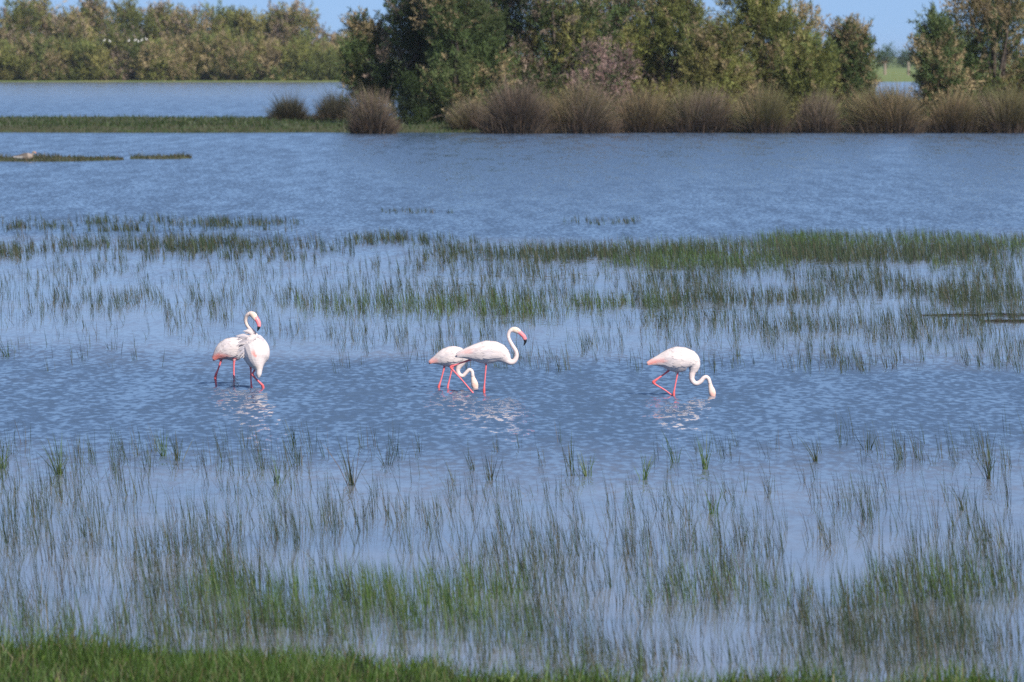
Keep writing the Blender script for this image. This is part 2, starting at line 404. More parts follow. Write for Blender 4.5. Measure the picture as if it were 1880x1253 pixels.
rush_field('marsh_grass', 'thin rush stems rising from the calm water in the foreground', 12, [
    (-60, 620, 805, 890, 478, 0.34, 0.008, RUSH, 5, 0.5, 0.45),
    (560, 1960, 805, 890, 276, 0.30, 0.008, RUSH, 5, 0.5, 0.45),
    (1500, 1960, 800, 880, 183, 0.36, 0.008, RUSH, 5, 0.5, 0.45),
    (-60, 700, 880, 1010, 735, 0.36, 0.008, RUSH, 4, 0.5, 0.42),
    (560, 1960, 890, 1010, 828, 0.33, 0.008, RUSH, 4, 0.5, 0.42),
    (-60, 700, 1000, 1140, 1057, 0.40, 0.0075, RUSH, 4, 0.5, 0.42),
    (330, 990, 1060, 1165, 1748, 0.30, 0.008, RUSH_G, 2.5, 0.5, 0.34),
    (600, 1960, 990, 1110, 1379, 0.36, 0.0075, RUSH, 4, 0.5, 0.42),
    (1180, 1960, 1050, 1125, 1104, 0.36, 0.008, RUSH_G + RUSH, 4, 0.5, 0.42),
    (-60, 1960, 1110, 1250, 1563, 0.30, 0.007, RUSH, 4, 0.5, 0.40),
    (-60, 1960, 880, 1100, 1040, 0.36, 0.007, RUSH, 2.5, 0.5, 0.30),
    (-60, 1960, 1080, 1250, 720, 0.34, 0.007, RUSH, 2.5, 0.5, 0.30),
    (-60, 1100, 1120, 1235, 1500, 0.30, 0.007, RUSH + RUSH_G, 2.5, 0.5, 0.30),
    (900, 1960, 1130, 1262, 1500, 0.30, 0.007, RUSH, 2.5, 0.5, 0.30),
])

# near bank turf
def bank_turf():
    rng = np.random.default_rng(21); n = 60000
    x = rng.uniform(-6.5, 6.5, n); e = np.array([near_edge(a) for a in np.linspace(-7, 7, 400)])
    ex = np.interp(x, np.linspace(-7, 7, 400), e)
    y = ex + np.where(rng.random(n) < 0.12, rng.random(n) ** 2 * 1.3, 0.15) - rng.random(n) ** 1.15 * 4.5
    keep = y > 41.0; x, y, ex = x[keep], y[keep], ex[keep]
    keep = rng.random(len(x)) < np.clip((fbm(x * 1.2, y * 1.2) - 0.25) * 3, 0.45, 1)
    x, y = x[keep], y[keep]; n = len(x)
    z = np.array([max(-0.05, near_z(a, b_, 0)) for a, b_ in zip(x, y)]) - 0.02
    f = fbm(x * 0.9 + 40, y * 0.9)
    H = rng.uniform(0.07, 0.22, n) * (0.35 + 1.5 * f) * np.where(rng.random(n) < 0.05, 1.8, 1.0); W = rng.uniform(0.005, 0.010, n)
    cols = [(0.038, 0.077, 0.014), (0.048, 0.095, 0.016), (0.029, 0.062, 0.012), (0.068, 0.114, 0.024), (0.048, 0.092, 0.016), (0.038, 0.080, 0.014), (0.058, 0.102, 0.021), (0.116, 0.102, 0.049)]
    tint = pick(rng, n, cols); lean = np.abs(rng.normal(0.2, 0.22, n)); ld = rng.uniform(0, 6.283, n)
    V, L, S, T = blades(np.stack([x, y, z], 1), H, W, lean, ld, rng.normal(0.35, 0.3, n), rng.normal(0, 0.8, n), tint, tint * 1.15)
    set_props(np_mesh('bank_grass', V, L, S, M_rush, T), 'thick green grass on the near shore along the bottom edge', 'grass', kind='stuff')
    # broad-leaved ground cover among the grass
    n = 2600
    x = rng.uniform(-6, 6, n); ex = np.interp(x, np.linspace(-7, 7, 400), e); y = ex - 0.1 - rng.random(n) * 3.5
    k = (fbm(x * 1.6 + 9, y * 1.6) > 0.52) & (y > 41); x, y = x[k], y[k]; n = len(x)
    z = np.array([max(-0.02, near_z(a, b_, 0)) for a, b_ in zip(x, y)])
    tint = pick(rng, n, [(0.10, 0.17, 0.03), (0.14, 0.20, 0.04), (0.07, 0.13, 0.02)])
    V, L, S, T = blades(np.stack([x, y, z], 1), rng.uniform(0.05, 0.11, n), rng.uniform(0.02, 0.04, n), rng.uniform(0.3, 1.2, n), rng.uniform(0, 6.28, n), rng.normal(0.4, 0.3, n), rng.uniform(0, 6.28, n), tint)
    set_props(np_mesh('ground_cover', V, L, S, M_rush, T), 'small broad bright green leaves among the near shore grass', 'plants', kind='stuff')
bank_turf()

# island turf
def island_turf():
    rng = np.random.default_rng(31); n = 24000
    x = rng.uniform(-36, 36, n); t = rng.random(n) ** 2.0
    xs = np.linspace(-40, 40, 300); fr = np.interp(x, xs, [bank_front(a) for a in xs]); bk = np.interp(x, xs, [bank_back(a) for a in xs])
    y = fr + 0.4 + (bk - fr - 1.5) * t
    tt = (y - fr) / (bk - fr)
    z = -0.25 + np.minimum(1, np.minimum(tt * 16, (1 - tt) * 16)) * (0.48 + 0.22 * fbm(x * 0.35, y * 0.2)) - 0.03
    f = fbm(x * 0.5, y * 0.1)
    tint = pick(rng, n, [(0.032, 0.058, 0.016), (0.04, 0.068, 0.018), (0.05, 0.058, 0.022), (0.026, 0.048, 0.014)])
    V, L, S, T = blades(np.stack([x, y, z], 1), rng.uniform(0.10, 0.28, n) * (0.6 + f), rng.uniform(0.03, 0.07, n), np.abs(rng.normal(0.2, 0.2, n)), rng.uniform(0, 6.28, n), rng.normal(0.2, 0.2, n), rng.normal(0, 0.7, n), tint)
    set_props(np_mesh('island_grass', V, L, S, M_rush, T), 'low dark green turf covering the island bank', 'grass', kind='stuff')
island_turf()

# small islets on the left
def islet(px0, px1, py0, py1, seed, n, label):
    a = ground(px0, py1); b_ = ground(px1, py1); back = ground(px0, py0 + 4).y
    W = b_.x - a.x
    xs = np.linspace(a.x, b_.x, 40)
    mid = (a.y + back) / 2; hd = (back - a.y) / 2
    def half(x):
        u = (x - a.x) / W
        return hd * max(0.03, (1 - max(0, (u - 0.55) / 0.45) ** 2)) * (0.75 + 0.5 * float(fbm(x * 0.8, seed)))
    strip_ground('islet', xs, lambda x: mid - half(x), lambda x: mid + half(x), lambda x, y, t: -0.1 + 0.17 * min(1, t * 5, (1 - t) * 5), M_soil, 10)
    rng = np.random.default_rng(seed)
    x = rng.uniform(a.x, b_.x, n); hh = np.interp(x, xs, [half(q) for q in xs]); y = mid + (rng.random(n) * 2 - 1) * hh
    tint = pick(rng, n, [(0.04, 0.05, 0.02), (0.05, 0.06, 0.022), (0.085, 0.06, 0.035), (0.03, 0.04, 0.016)])
    f = fbm(x * 1.2, y * 0.3)
    V, L, S, T = blades(np.stack([x, y, np.full(n, 0.02)], 1), rng.uniform(0.06, 0.30, n) * (0.2 + 1.9 * f ** 1.5), rng.uniform(0.012, 0.035, n), np.abs(rng.normal(0.25, 0.25, n)), rng.uniform(0, 6.28, n), rng.normal(0.2, 0.3, n), rng.normal(0, 0.7, n), tint)
    set_props(np_mesh('islet_grass', V, L, S, M_rush, T), label, 'grass', kind='stuff')
islet(-120, 212, 286, 298, 41, 2600, 'low scrubby growth on the long islet at the left')
islet(236, 346, 285, 293, 42, 700, 'low scrubby growth on the short islet right of the long one')

# ------------------------------------------------------------------ tussocks on the island shore
def tussock(px, wpx, ytop, ybase, label, cols, seed, n=2600, sweep=0.0, group='rush tussocks along the island shore'):
    rng = np.random.default_rng(seed)
    base = ground(px, ybase, 0.0); s = FPX / base.y
    wpx *= rng.uniform(1.02, 1.28); R = wpx / 2 / s; H = (ybase - ytop + 3) / s
    base.z = 0.05
    n = int(n * 1.7); sweep = sweep + rng.normal(0, 0.12); H *= rng.uniform(1.06, 1.22)
    root = empty('rush_tussock', base); set_props(root, label, 'tussock', group)
    k = int(rng.integers(4, 7)); Vs, Ls, Ss, Ts = [], [], [], []; vo = lo_ = 0
    ca = rng.uniform(0, 2 * math.pi) + np.arange(k) * 2.4
    for c in range(k):
        q = 0.0 if c == 0 else rng.uniform(0.15, 0.38); f = 0.95 if c == 0 else rng.uniform(0.55, 0.78); hs = 1.0 if c == 0 else rng.uniform(0.68, 1.0)
        n_ = n // k; Rc, Hc = R * f, H * hs
        th = rng.uniform(0, 2 * math.pi, n_)
        lean0 = np.radians(82) * rng.random(n_) ** 0.75          # from upright to nearly lying
        rr = Rc * 0.22 * np.sqrt(rng.random(n_))
        P = np.stack([rr * np.cos(th) + q * R * math.cos(ca[c]), rr * np.sin(th) + q * R * math.sin(ca[c]), np.zeros(n_)], 1)
        reach = 1 / np.sqrt((np.sin(lean0) / (Rc * 0.98)) ** 2 + (np.cos(lean0) / Hc) ** 2)
        Hh = reach * np.where(rng.random(n_) < 0.6, rng.uniform(0.85, 1.12, n_), rng.uniform(0.45, 0.9, n_)) * (0.82 + 0.36 * vnoise(th * 2.2 + seed + c, lean0 * 5))
        d = th + rng.normal(0, 0.3, n_); sw = sweep + rng.normal(0, 0.16)
        lx = lean0 * np.cos(d) + sw + rng.normal(0, 0.07, n_); ly = lean0 * np.sin(d)
        tint = pick(rng, n_, [cols[rng.integers(len(cols))], cols[rng.integers(len(cols))]], 0.4)
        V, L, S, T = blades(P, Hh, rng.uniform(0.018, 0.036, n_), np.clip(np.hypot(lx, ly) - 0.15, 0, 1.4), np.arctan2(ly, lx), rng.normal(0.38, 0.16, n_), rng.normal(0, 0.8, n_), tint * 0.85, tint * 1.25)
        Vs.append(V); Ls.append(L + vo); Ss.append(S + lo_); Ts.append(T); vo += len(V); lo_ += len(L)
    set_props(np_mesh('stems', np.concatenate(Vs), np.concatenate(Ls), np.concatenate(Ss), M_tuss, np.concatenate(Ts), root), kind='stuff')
    m = n // 5                                            # dead thatch at the foot
    th = rng.uniform(0, 2 * math.pi, m); rr = R * rng.uniform(0.2, 0.75, m)
    P = np.stack([rr * np.cos(th), rr * np.sin(th), np.full(m, -0.1)], 1)
    tint = pick(rng, m, [(0.09, 0.065, 0.045), (0.13, 0.095, 0.065), (0.06, 0.045, 0.035)], 0.3)
    V, L, S, T = blades(P, H * rng.uniform(0.12, 0.4, m), rng.uniform(0.03, 0.05, m), np.abs(rng.normal(0.5, 0.3, m)), th, rng.normal(0.4, 0.3, m), rng.normal(0, 0.8, m), tint)
    set_props(np_mesh('thatch', V, L, S, M_tuss, T, root), kind='stuff')
    return root

GREY = [(0.137, 0.105, 0.077), (0.165, 0.128, 0.093), (0.102, 0.078, 0.056), (0.110, 0.097, 0.048)]
BROWN = [(0.145, 0.108, 0.061), (0.177, 0.135, 0.077), (0.112, 0.095, 0.045), (0.094, 0.090, 0.039)]
DARK = [(0.05, 0.055, 0.035), (0.065, 0.06, 0.04), (0.04, 0.045, 0.03)]
tussock(530, 76, 174, 230, 'small dark round tussock alone on the green bank', DARK, 51)
tussock(616, 86, 168, 230, 'dark tussock just behind the pale grey one at the water edge', DARK, 52)
tussock(686, 104, 162, 246, 'pale grey rounded tussock at the water edge, leftmost of the big ones', GREY, 53, 3400)
tussock(868, 78, 180, 243, 'low tussock left of the big swept clump, right of the green gap', GREY, 55)
tussock(948, 140, 160, 245.5, 'big grey tussock with stems swept left, right of the green gap', GREY, 56, 4200, -0.15)
tussock(1068, 142, 161, 245, 'wide grey tussock in front of the pink flowering bush', GREY + BROWN, 57, 4200)
tussock(1176, 104, 160, 244, 'upright dark brown tussock just right of the pink flowering bush', BROWN + DARK, 58, 3400)
tussock(1282, 136, 160, 244, 'broad grey-brown tussock under the olive tree', GREY + BROWN, 59, 4200)
tussock(1402, 112, 157, 244.5, 'tall brown tussock left of the round grey one', BROWN, 60, 3600)
tussock(1500, 96, 171, 244.5, 'round grey tussock below the small brown tree', GREY, 61, 3400)
tussock(1628, 160, 163, 244.5, 'wide brown tussock with sagging stems below the gap in the trees', BROWN, 62, 4600, -0.25)
tussock(1752, 112, 165, 244.5, 'brown tussock, second from the right edge', BROWN, 63, 3600)
tussock(1846, 108, 162, 244.5, 'brown tussock at the right edge of the row', BROWN + GREY, 64, 3600)

back_row = [(1005, 90, 178), (1122, 84, 182), (1228, 84, 180), (1345, 90, 176), (1648, 96, 172), (1700, 84, 182)]
ords = ['first', 'second', 'third', 'fourth', 'fifth', 'sixth', 'seventh', 'eighth', 'ninth']
for i, (px, w, yt) in enumerate(back_row):
    tussock(px, w, yt, 238, '%s from the left of the tussocks showing between the front ones' % ords[i], GREY + BROWN if i % 2 else BROWN + DARK, 700 + i, 2200, group='rush tussocks behind the front row')

# ------------------------------------------------------------------ trees
def tube_np(pts, rads, sides=7):
    pts = np.array(pts, float); V = []; F = []
    for i, p in enumerate(pts):
        d = pts[min(i + 1, len(pts) - 1)] - pts[max(i - 1, 0)]; d /= np.linalg.norm(d) + 1e-9
        a = np.cross(d, [0.3, 1, 0.1]); a /= np.linalg.norm(a) + 1e-9; b_ = np.cross(d, a)
        for k in range(sides):
            t = 2 * math.pi * k / sides
            V.append(p + (a * math.cos(t) + b_ * math.sin(t)) * rads[i])
    for i in range(len(pts) - 1):
        for k in range(sides):
            F.append((i * sides + k, i * sides + (k + 1) % sides, (i + 1) * sides + (k + 1) % sides, (i + 1) * sides + k))
    return V, F

def make_tree(name, label, cat, group, px, halfw, ytop, Y, seed, greens, blooms, bloom_frac, lobes=16, plumes=34, leaves=16, leaf=0.24, low=0.06, lean=0.0, base_z=0.3, sparse=1.0, wide_at=0.5, plume=1.0):
    rng = np.random.default_rng(seed); s = FPX / Y
    bx = (px - CX) / FPX * Y
    ztop = at_depth(px, ytop, Y).z; H = ztop - base_z; A = halfw / s
    root = empty(name, (bx, Y, base_z)); set_props(root, label, cat, group)
    # lobes of the crown
    C = []; skirt = lobes // 6
    for i in range(lobes):
        t = low + (0.97 - low) * (max(0, i - skirt) + rng.random()) / (lobes - skirt) if i >= skirt else low + 0.06 * rng.random()
        wid = A * math.sqrt(max(0.05, 1 - abs((t - wide_at) / (1.02 - wide_at if t > wide_at else wide_at + 0.28)) ** 2.2))
        r = min(A * 0.55, H * 0.16) * rng.uniform(0.55, 1.0) * (0.6 if t > 0.85 else 1.0)
        ang = rng.uniform(0, 2 * math.pi); q = math.sqrt(rng.random()) * max(0.0, wid - r * 0.7)
        C.append((q * math.cos(ang) + lean * A * t, q * math.sin(ang) * 0.8, t * H - r * 0.4, r))
    C = np.array(C)
    greens = np.array(greens); blooms = np.array(blooms)
    # plumes
    N = int(lobes * plumes * sparse)
    li = rng.choice(lobes, N, p=C[:, 3] ** 1.6 / (C[:, 3] ** 1.6).sum())
    dv = unit(rng.normal(size=(N, 3)) + np.array([0, 0, 0.35]))
    rad = C[li, 3] * (0.35 + 0.65 * rng.random(N) ** 0.5)
    pc = C[li, :3] + dv * rad[:, None] * np.array([1, 1, 1.15])
    pd = unit(dv * 0.75 + np.array([0, 0, 0.75]) + rng.normal(size=(N, 3)) * 0.28)
    pl = leaf * plume * rng.uniform(2.4, 5.6, N)
    lobe_bloom = rng.random(lobes) < bloom_frac * 0.9
    bloom = (rng.random(N) < np.where(lobe_bloom[li], 0.8, bloom_frac * 0.2))
    shade = rng.uniform(0.7, 1.3, lobes)[li] * rng.uniform(0.85, 1.15, N)
    gcol = greens[rng.integers(0, len(greens), lobes)][li]
    bcol = blooms[rng.integers(0, len(blooms), N)]
    # leaves
    K = leaves
    sfrac = rng.random((N, K)) ** 0.8
    jit = rng.normal(size=(N, K, 3)) * (leaf * plume * 0.5) * (1.15 - 0.8 * sfrac)[..., None]
    p = pc[:, None] + pd[:, None] * (sfrac * pl[:, None])[..., None] + jit
    ld = unit(pd[:, None] * 0.8 + rng.normal(size=(N, K, 3)) * 0.55)
    sd = unit(np.cross(ld, rng.normal(size=(N, K, 3))))
    ll = leaf * rng.uniform(0.6, 1.3, (N, K)); lw = ll * rng.uniform(0.17, 0.32, (N, K))
    V = np.stack([p + sd * (lw / 2)[..., None], p + ld * ll[..., None], p - sd * (lw / 2)[..., None]], 2)
    isb = bloom[:, None] & (sfrac > 0.25)
    col = np.where(isb[..., None], bcol[:, None], gcol[:, None]) * shade[:, None, None] * rng.uniform(0.88, 1.12, (N, K, 1))
    T = np.repeat(col[:, :, None, :], 3, 2)
    V = V.reshape(-1, 3); nq = len(V) // 3
    V[:, 2] = np.maximum(V[:, 2], 0.02)
    np_mesh('crown', V, np.arange(nq * 3), np.arange(nq) * 3, M_leaf, T.reshape(-1, 3), root)
    # stems: several from the base, reaching into lobes
    VV, FF = [], []; order = np.argsort(C[:, 2]); pickl = order[::2]
    tr = 0.018 * H + 0.03
    for k, i in enumerate(pickl):
        c = C[i]; b0 = np.array([rng.normal(0, 0.06) * A, rng.normal(0, 0.06) * A, -0.25])
        mid = b0 + (c[:3] - b0) * 0.5 + np.array([rng.normal(0, 0.05) * A, rng.normal(0, 0.05) * A, 0.08 * H])
        q = b0 + (c[:3] - b0) * 0.22 + np.array([0, 0, 0.06 * H])
        e = c[:3] + np.array([0, 0, c[3] * 0.6])
        v, f = tube_np([b0, q, mid, c[:3], e], [tr, tr * 0.8, tr * 0.55, tr * 0.3, tr * 0.08], 6)
        o = len(VV); VV += v; FF += [tuple(a + o for a in ff) for ff in f]
    mesh_obj('trunk', VV, FF, M_bark, root, smooth=True)
    return root

G_DARK = [(0.060, 0.097, 0.034), (0.079, 0.116, 0.041), (0.098, 0.127, 0.048)]
G_OLIVE = [(0.139, 0.155, 0.046), (0.166, 0.180, 0.053), (0.113, 0.142, 0.044), (0.185, 0.174, 0.061)]
G_FAR = [(0.145, 0.166, 0.050), (0.182, 0.189, 0.055), (0.116, 0.143, 0.045), (0.206, 0.189, 0.065)]
B_PINK = [(0.26, 0.20, 0.155), (0.29, 0.225, 0.175), (0.23, 0.185, 0.135)]
B_TAN = [(0.28, 0.22, 0.12), (0.32, 0.25, 0.14), (0.25, 0.20, 0.11)]
IS = 'tamarisk trees on the island'
D0 = BANK_F
near = [
    # px, halfw, ytop, dY, seed, greens, blooms, bf, lobes, lean, low, label
    (684, 34, 48, 22, 101, G_DARK, B_TAN, 0.35, 12, -0.25, 0.30, 'low leaning brown-topped tamarisk at the left end of the island'),
    (776, 60, -40, 20, 102, G_DARK, B_PINK, 0.25, 18, -0.12, 0.20, 'tall dark tamarisk with open arching top, leftmost of the tall island trees'),
    (842, 66, -75, 16, 103, G_DARK, B_TAN, 0.30, 20, 0.0, 0.05, 'tall dark tamarisk behind the low tussock left of the swept clump'),
    (930, 70, -60, 24, 104, G_DARK, B_PINK, 0.35, 20, 0.0, 0.06, 'tall dark tamarisk right behind the big swept tussock'),
    (1020, 74, -80, 20, 105, G_DARK + G_OLIVE, B_PINK, 0.40, 20, 0.0, 0.06, 'tall pinkish tamarisk left of the flowering pink bush'),
    (1128, 84, -70, 26, 106, G_DARK, B_PINK, 0.35, 22, 0.0, 0.05, 'tall grey-green tamarisk rising behind the pink bush'),
    (1232, 74, -18, 18, 107, G_OLIVE, B_TAN, 0.30, 20, 0.0, 0.05, 'olive green tamarisk left of the narrow sky notch'),
    (1312, 50, 60, 10, 108, G_OLIVE, B_TAN, 0.25, 14, 0.0, 0.05, 'short olive tamarisk standing in front below the sky notch'),
    (1402, 98, -28, 20, 109, G_OLIVE, B_TAN, 0.28, 24, 0.0, 0.04, 'broad rounded olive tamarisk right of the sky notch'),
    (1478, 46, 82, 13, 110, G_OLIVE, B_TAN, 0.12, 12, 0.0, 0.04, 'low green tamarisk at the right foot of the broad rounded one'),
    (1556, 42, 52, 17, 111, G_DARK, B_TAN, 0.55, 13, 0.05, 0.10, 'small sparse brown-tipped tamarisk left of the gap'),
    (1728, 32, 46, 15, 112, G_DARK, B_TAN, 0.25, 14, -0.2, 0.05, 'dark small tamarisk just right of the gap'),
    (1828, 96, -45, 20, 113, G_OLIVE + G_DARK, B_TAN, 0.45, 24, 0.0, 0.06, 'tall tan-flowered tamarisk at the right edge'),
]
for (px, hw, yt, dY, sd, gr, bl, bf, lb, ln, lw, lab) in near:
    make_tree('tamarisk_tree', lab, 'tree', IS, px, hw * 1.22, yt, D0 + dY, sd, gr, bl, bf, lobes=int(lb * 1.5), plumes=54, leaves=40, leaf=0.25, plume=1.2, low=lw, lean=ln, wide_at=0.42)
make_tree('flowering_bush', 'rounded pink flowering bush in front of the tall island trees', 'bush', None, 1104, 60, 88, D0 + 10, 131, G_DARK, [(0.24, 0.16, 0.14), (0.27, 0.19, 0.17)], 0.95, lobes=12, plumes=60, leaves=16, leaf=0.24, low=0.3)
make_tree('dark_shrub', 'dark green shrub in the green gap right of the pale tussock', 'bush', None, 772, 52, 150, D0 + 14, 132, [(0.025, 0.04, 0.018), (0.04, 0.065, 0.02)], B_TAN, 0.05, lobes=10, plumes=60, leaves=16, leaf=0.22, low=0.1)

# far treeline
FT = FAR + 12
far = [
    (-20, 34, 60, 0, 0.5, 'olive tree cut by the left edge of the far treeline'),
    (28, 40, 14, 14, 0.4, 'tall olive tree, second from the left in the far treeline'),
    (78, 34, 3, 20, 0.55, 'tall brown-topped tree, third from the left in the far treeline'),
    (122, 36, 38, 10, 0.6, 'rounded tan tree between the two tallest left far trees'),
    (168, 30, 4, 18, 0.6, 'pointed brown-topped tree of the far treeline left of the roosting birds'),
    (236, 44, 14, 22, 0.25, 'tall green far tree rising behind the roosting birds'),
    (300, 44, 20, 24, 0.25, 'green far tree right behind the roosting birds'),
    (352, 40, 36, 14, 0.6, 'tan far tree right of the roosting birds'),
    (402, 42, 24, 22, 0.2, 'green round-topped far tree at the middle of the treeline'),
    (458, 36, 38, 16, 0.4, 'olive far tree left of the broad brown one'),
    (508, 36, 34, 20, 0.4, 'olive far tree touching the broad brown one'),
    (552, 46, 24, 12, 0.6, 'broad brown far tree at the right end of the tall treeline'),
    (612, 30, 84, 24, 0.4, 'low far tree past the right end of the tall treeline'),
    (655, 30, 72, 30, 0.5, 'low tan far tree beside the island trees'),
]
for i, (px, hw, yt, dY, bf, lab) in enumerate(far):
    make_tree('shore_tree', lab, 'tree', 'trees of the far treeline', px, hw * 1.35, yt, FT + 16 + dY, 201 + i, G_FAR, B_TAN + B_PINK, bf, lobes=26, plumes=30, leaves=29, leaf=0.64, low=0.03, base_z=0.05, wide_at=0.4)
front = [(10, 40, 96, 0.2), (62, 36, 84, 0.5), (112, 40, 92, 0.1), (160, 40, 96, 0.15), (228, 46, 72, 0.75), (286, 36, 92, 0.6), (330, 40, 84, 0.6), (384, 38, 82, 0.25), (432, 40, 78, 0.5), (478, 40, 88, 0.45), (540, 40, 90, 0.1), (600, 38, 104, 0.1), (648, 34, 110, 0.05)]
words = ['first', 'second', 'third', 'fourth', 'fifth', 'sixth', 'seventh', 'eighth', 'ninth', 'tenth', 'eleventh', 'twelfth', 'thirteenth']
for i, (px, hw, yt, bf) in enumerate(front):
    lab = 'grey-brown bushy tree under the white roosting birds' if i == 4 else '%s low bushy tree from the left at the foot of the far treeline' % words[i]
    make_tree('shore_tree', lab, 'tree', 'trees of the far treeline', px, hw * 1.3, yt, FT + 4 + (i * 7 % 5) * 1.5, 301 + i, G_FAR, B_PINK if i == 4 else B_TAN, bf, lobes=20, plumes=30, leaves=29, leaf=0.6, low=0.02, base_z=0.05, wide_at=0.3)

# field beyond the gap on the right: two far trees, a hedge, two posts
GY = depth_of(128)
for px, hw, yt, lab in [(1626, 20, 94, 'left one of the two small far green trees in the gap'), (1668, 17, 103, 'right one of the two small far green trees in the gap')]:
    make_tree('field_tree', lab, 'tree', 'far trees in the gap', px, hw, yt, GY, int(px), [(0.05, 0.09, 0.04), (0.06, 0.10, 0.045)], B_TAN, 0.02, lobes=9, plumes=26, leaves=12, leaf=0.7, low=0.05, base_z=0.5)
for px, lab in [(1624, 'left pale fence post in the far field'), (1667, 'right pale fence post in the far field')]:
    Y = FAR + 260; s = FPX / Y
    v, f = tube_np([(0, 0, -0.3), (0.02, 0, 1.0), (0, 0, 2.6), (0.0, 0, 2.66)], [0.32, 0.30, 0.28, 0.05], 8)
    o = mesh_obj('fence_post', v, f, M_wood); o.location = ((px - CX) / FPX * Y, Y, 0.5); set_props(o, lab, 'post', 'posts in the far field')

# ------------------------------------------------------------------ single rush tufts near the flamingos
def rush_tuft(px, py, hpx, n, label, seed, spread=0.17, cols=RUSH_G):
    rng = np.random.default_rng(seed); b0 = ground(px, py); s = FPX / b0.y; h = hpx / s
    P = np.stack([rng.normal(0, 0.02, n), rng.normal(0, 0.03, n), np.full(n, -0.05)], 1)
    H = h * rng.uniform(0.45, 1.05, n) + 0.05; H[0] = h + 0.05
    lx = rng.normal(-0.08, spread, n); ly = rng.normal(0, spread, n)
    tint = pick(rng, n, cols)
    V, L, S, T = blades(P, H, rng.uniform(0.006, 0.012, n), np.hypot(lx, ly), np.arctan2(ly, lx), np.abs(rng.normal(0.25, 0.3, n)), rng.normal(0, 0.5, n), tint)
    o = np_mesh('rush_tuft', V, L, S, M_rush, T); o.location = b0
    set_props(o, label, 'rush tuft', 'single rush tufts in the open water')
    return o
tufts = [
    (646, 892, 112, 16, 'tall brown-tinged rush tuft standing alone left of centre in the near water', RUSH + [(0.14, 0.09, 0.05)]),
    (110, 872, 84, 22, 'dense green rush tuft in the left foreground water', RUSH_G),
    (6, 862, 60, 14, 'green rush tuft at the left edge of the near water', RUSH_G),
    (326, 846, 60, 14, 'rush tuft with a dark base in the left near water', RUSH),
    (300, 838, 62, 16, 'fan of rush blades just left of the dark-based tuft', RUSH_G),
    (510, 888, 60, 14, 'rush tuft leaning right, left of the tall brown-tinged tuft', RUSH_G),
    (540, 818, 46, 9, 'small forked rush tuft nearest below the left flamingo pair', RUSH),
    (548, 850, 40, 8, 'small rush tuft with one stem bent right, under the forked tuft', RUSH),
    (714, 855, 48, 9, 'short rush tuft right of the tall brown-tinged tuft', RUSH),
    (869, 864, 42, 8, 'v-shaped rush tuft left of centre below the middle flamingos', RUSH),
    (903, 882, 58, 9, 'thin rush tuft just right of the v-shaped one', RUSH),
    (1050, 874, 92, 8, 'thin tall rush tuft leaning left, beside the bushy green tuft', RUSH),
    (1078, 874, 58, 18, 'bushy green rush tuft in the near water right of centre', RUSH_G),
    (1184, 882, 56, 14, 'upright rush tuft right of the bushy green one', RUSH_G),
    (1240, 850, 70, 9, 'three-stemmed rush tuft below the right flamingo', RUSH_G),
    (1296, 862, 78, 15, 'rush tuft with a long arching stem, right of the three-stemmed one', RUSH_G),
    (1500, 848, 62, 14, 'sparse rush tuft with a dark base in the right near water', RUSH),
    (1594, 826, 44, 8, 'small upright rush tuft in the right near water', RUSH),
    (1816, 880, 100, 20, 'big spread rush tuft near the right edge of the near water', RUSH),
    (1768, 938, 70, 9, 'thin rush tuft below the big spread one on the right', RUSH),
    (1310, 944, 60, 10, 'rush tuft with one stem bent right, in the near water below the right flamingo', RUSH_G),
    (14, 656, 44, 10, 'small rush tuft at the left edge, level with the flamingos', RUSH_G),
]
for i, (px, py, hp, n, lab, cols) in enumerate(tufts): rush_tuft(px, py, hp, n, lab, 400 + i, cols=cols)

# floating rush litter at the right
M_litter = ground_mat('rotten_stems', (0.018, 0.016, 0.012), (0.04, 0.035, 0.026), 4)
def litter(px0, px1, py, lab, seed):
    rng = np.random.default_rng(seed); a = ground(px0, py); b_ = ground(px1, py); W = b_.x - a.x
    V, F = [], []
    for i in range(46):
        x = rng.uniform(0, W); y = rng.normal(0, 0.25); L = rng.uniform(0.2, 0.7); an = rng.normal(0, 0.2); z = rng.uniform(0.0, 0.035)
        v, f = tube_np([(x, y, z), (x + L / 2 * math.cos(an), y + L / 2 * math.sin(an), z + 0.008), (x + L * math.cos(an), y + L * math.sin(an), z)], [0.004, 0.005, 0.003], 5)
        o = len(V); V += v; F += [tuple(q + o for q in ff) for ff in f]
    o = mesh_obj('rush_litter', V, F, M_litter); o.location = a; set_props(o, lab, 'debris', 'floating rush litter')
    o['kind'] = 'stuff'
litter(1680, 1900, 580, 'long dark line of floating dead stems at the right', 71)
litter(1795, 1900, 591, 'shorter dark line of floating dead stems below the long one', 72)

# ------------------------------------------------------------------ birds
WHITE = np.array((0.635, 0.56, 0.54)); PALE = np.array((0.66, 0.55, 0.52)); CORAL = np.array((0.80, 0.22, 0.17)); LEG = np.array((0.70, 0.17, 0.19)); LEGJ = np.array((0.62, 0.10, 0.10)); GREYF = np.array((0.48, 0.44, 0.46)); CREAM = np.array((0.72, 0.55, 0.42)); BILLP = np.array((0.82, 0.24, 0.26)); BLACK = np.array((0.012, 0.012, 0.014))

def spline(pts, n):
    """Catmull-Rom through rows of pts"""
    P = np.array(pts, float); P = np.vstack([2 * P[0] - P[1], P, 2 * P[-1] - P[-2]])
    out = []
    m = len(P) - 3
    for i in range(m):
        for k in range(n):
            t = k / n; p0, p1, p2, p3 = P[i:i + 4]
            out.append(0.5 * (2 * p1 + (p2 - p0) * t + (2 * p0 - 5 * p1 + 4 * p2 - p3) * t * t + (3 * p1 - p0 - 3 * p2 + p3) * t ** 3))
    out.append(P[-2]); return np.array(out)

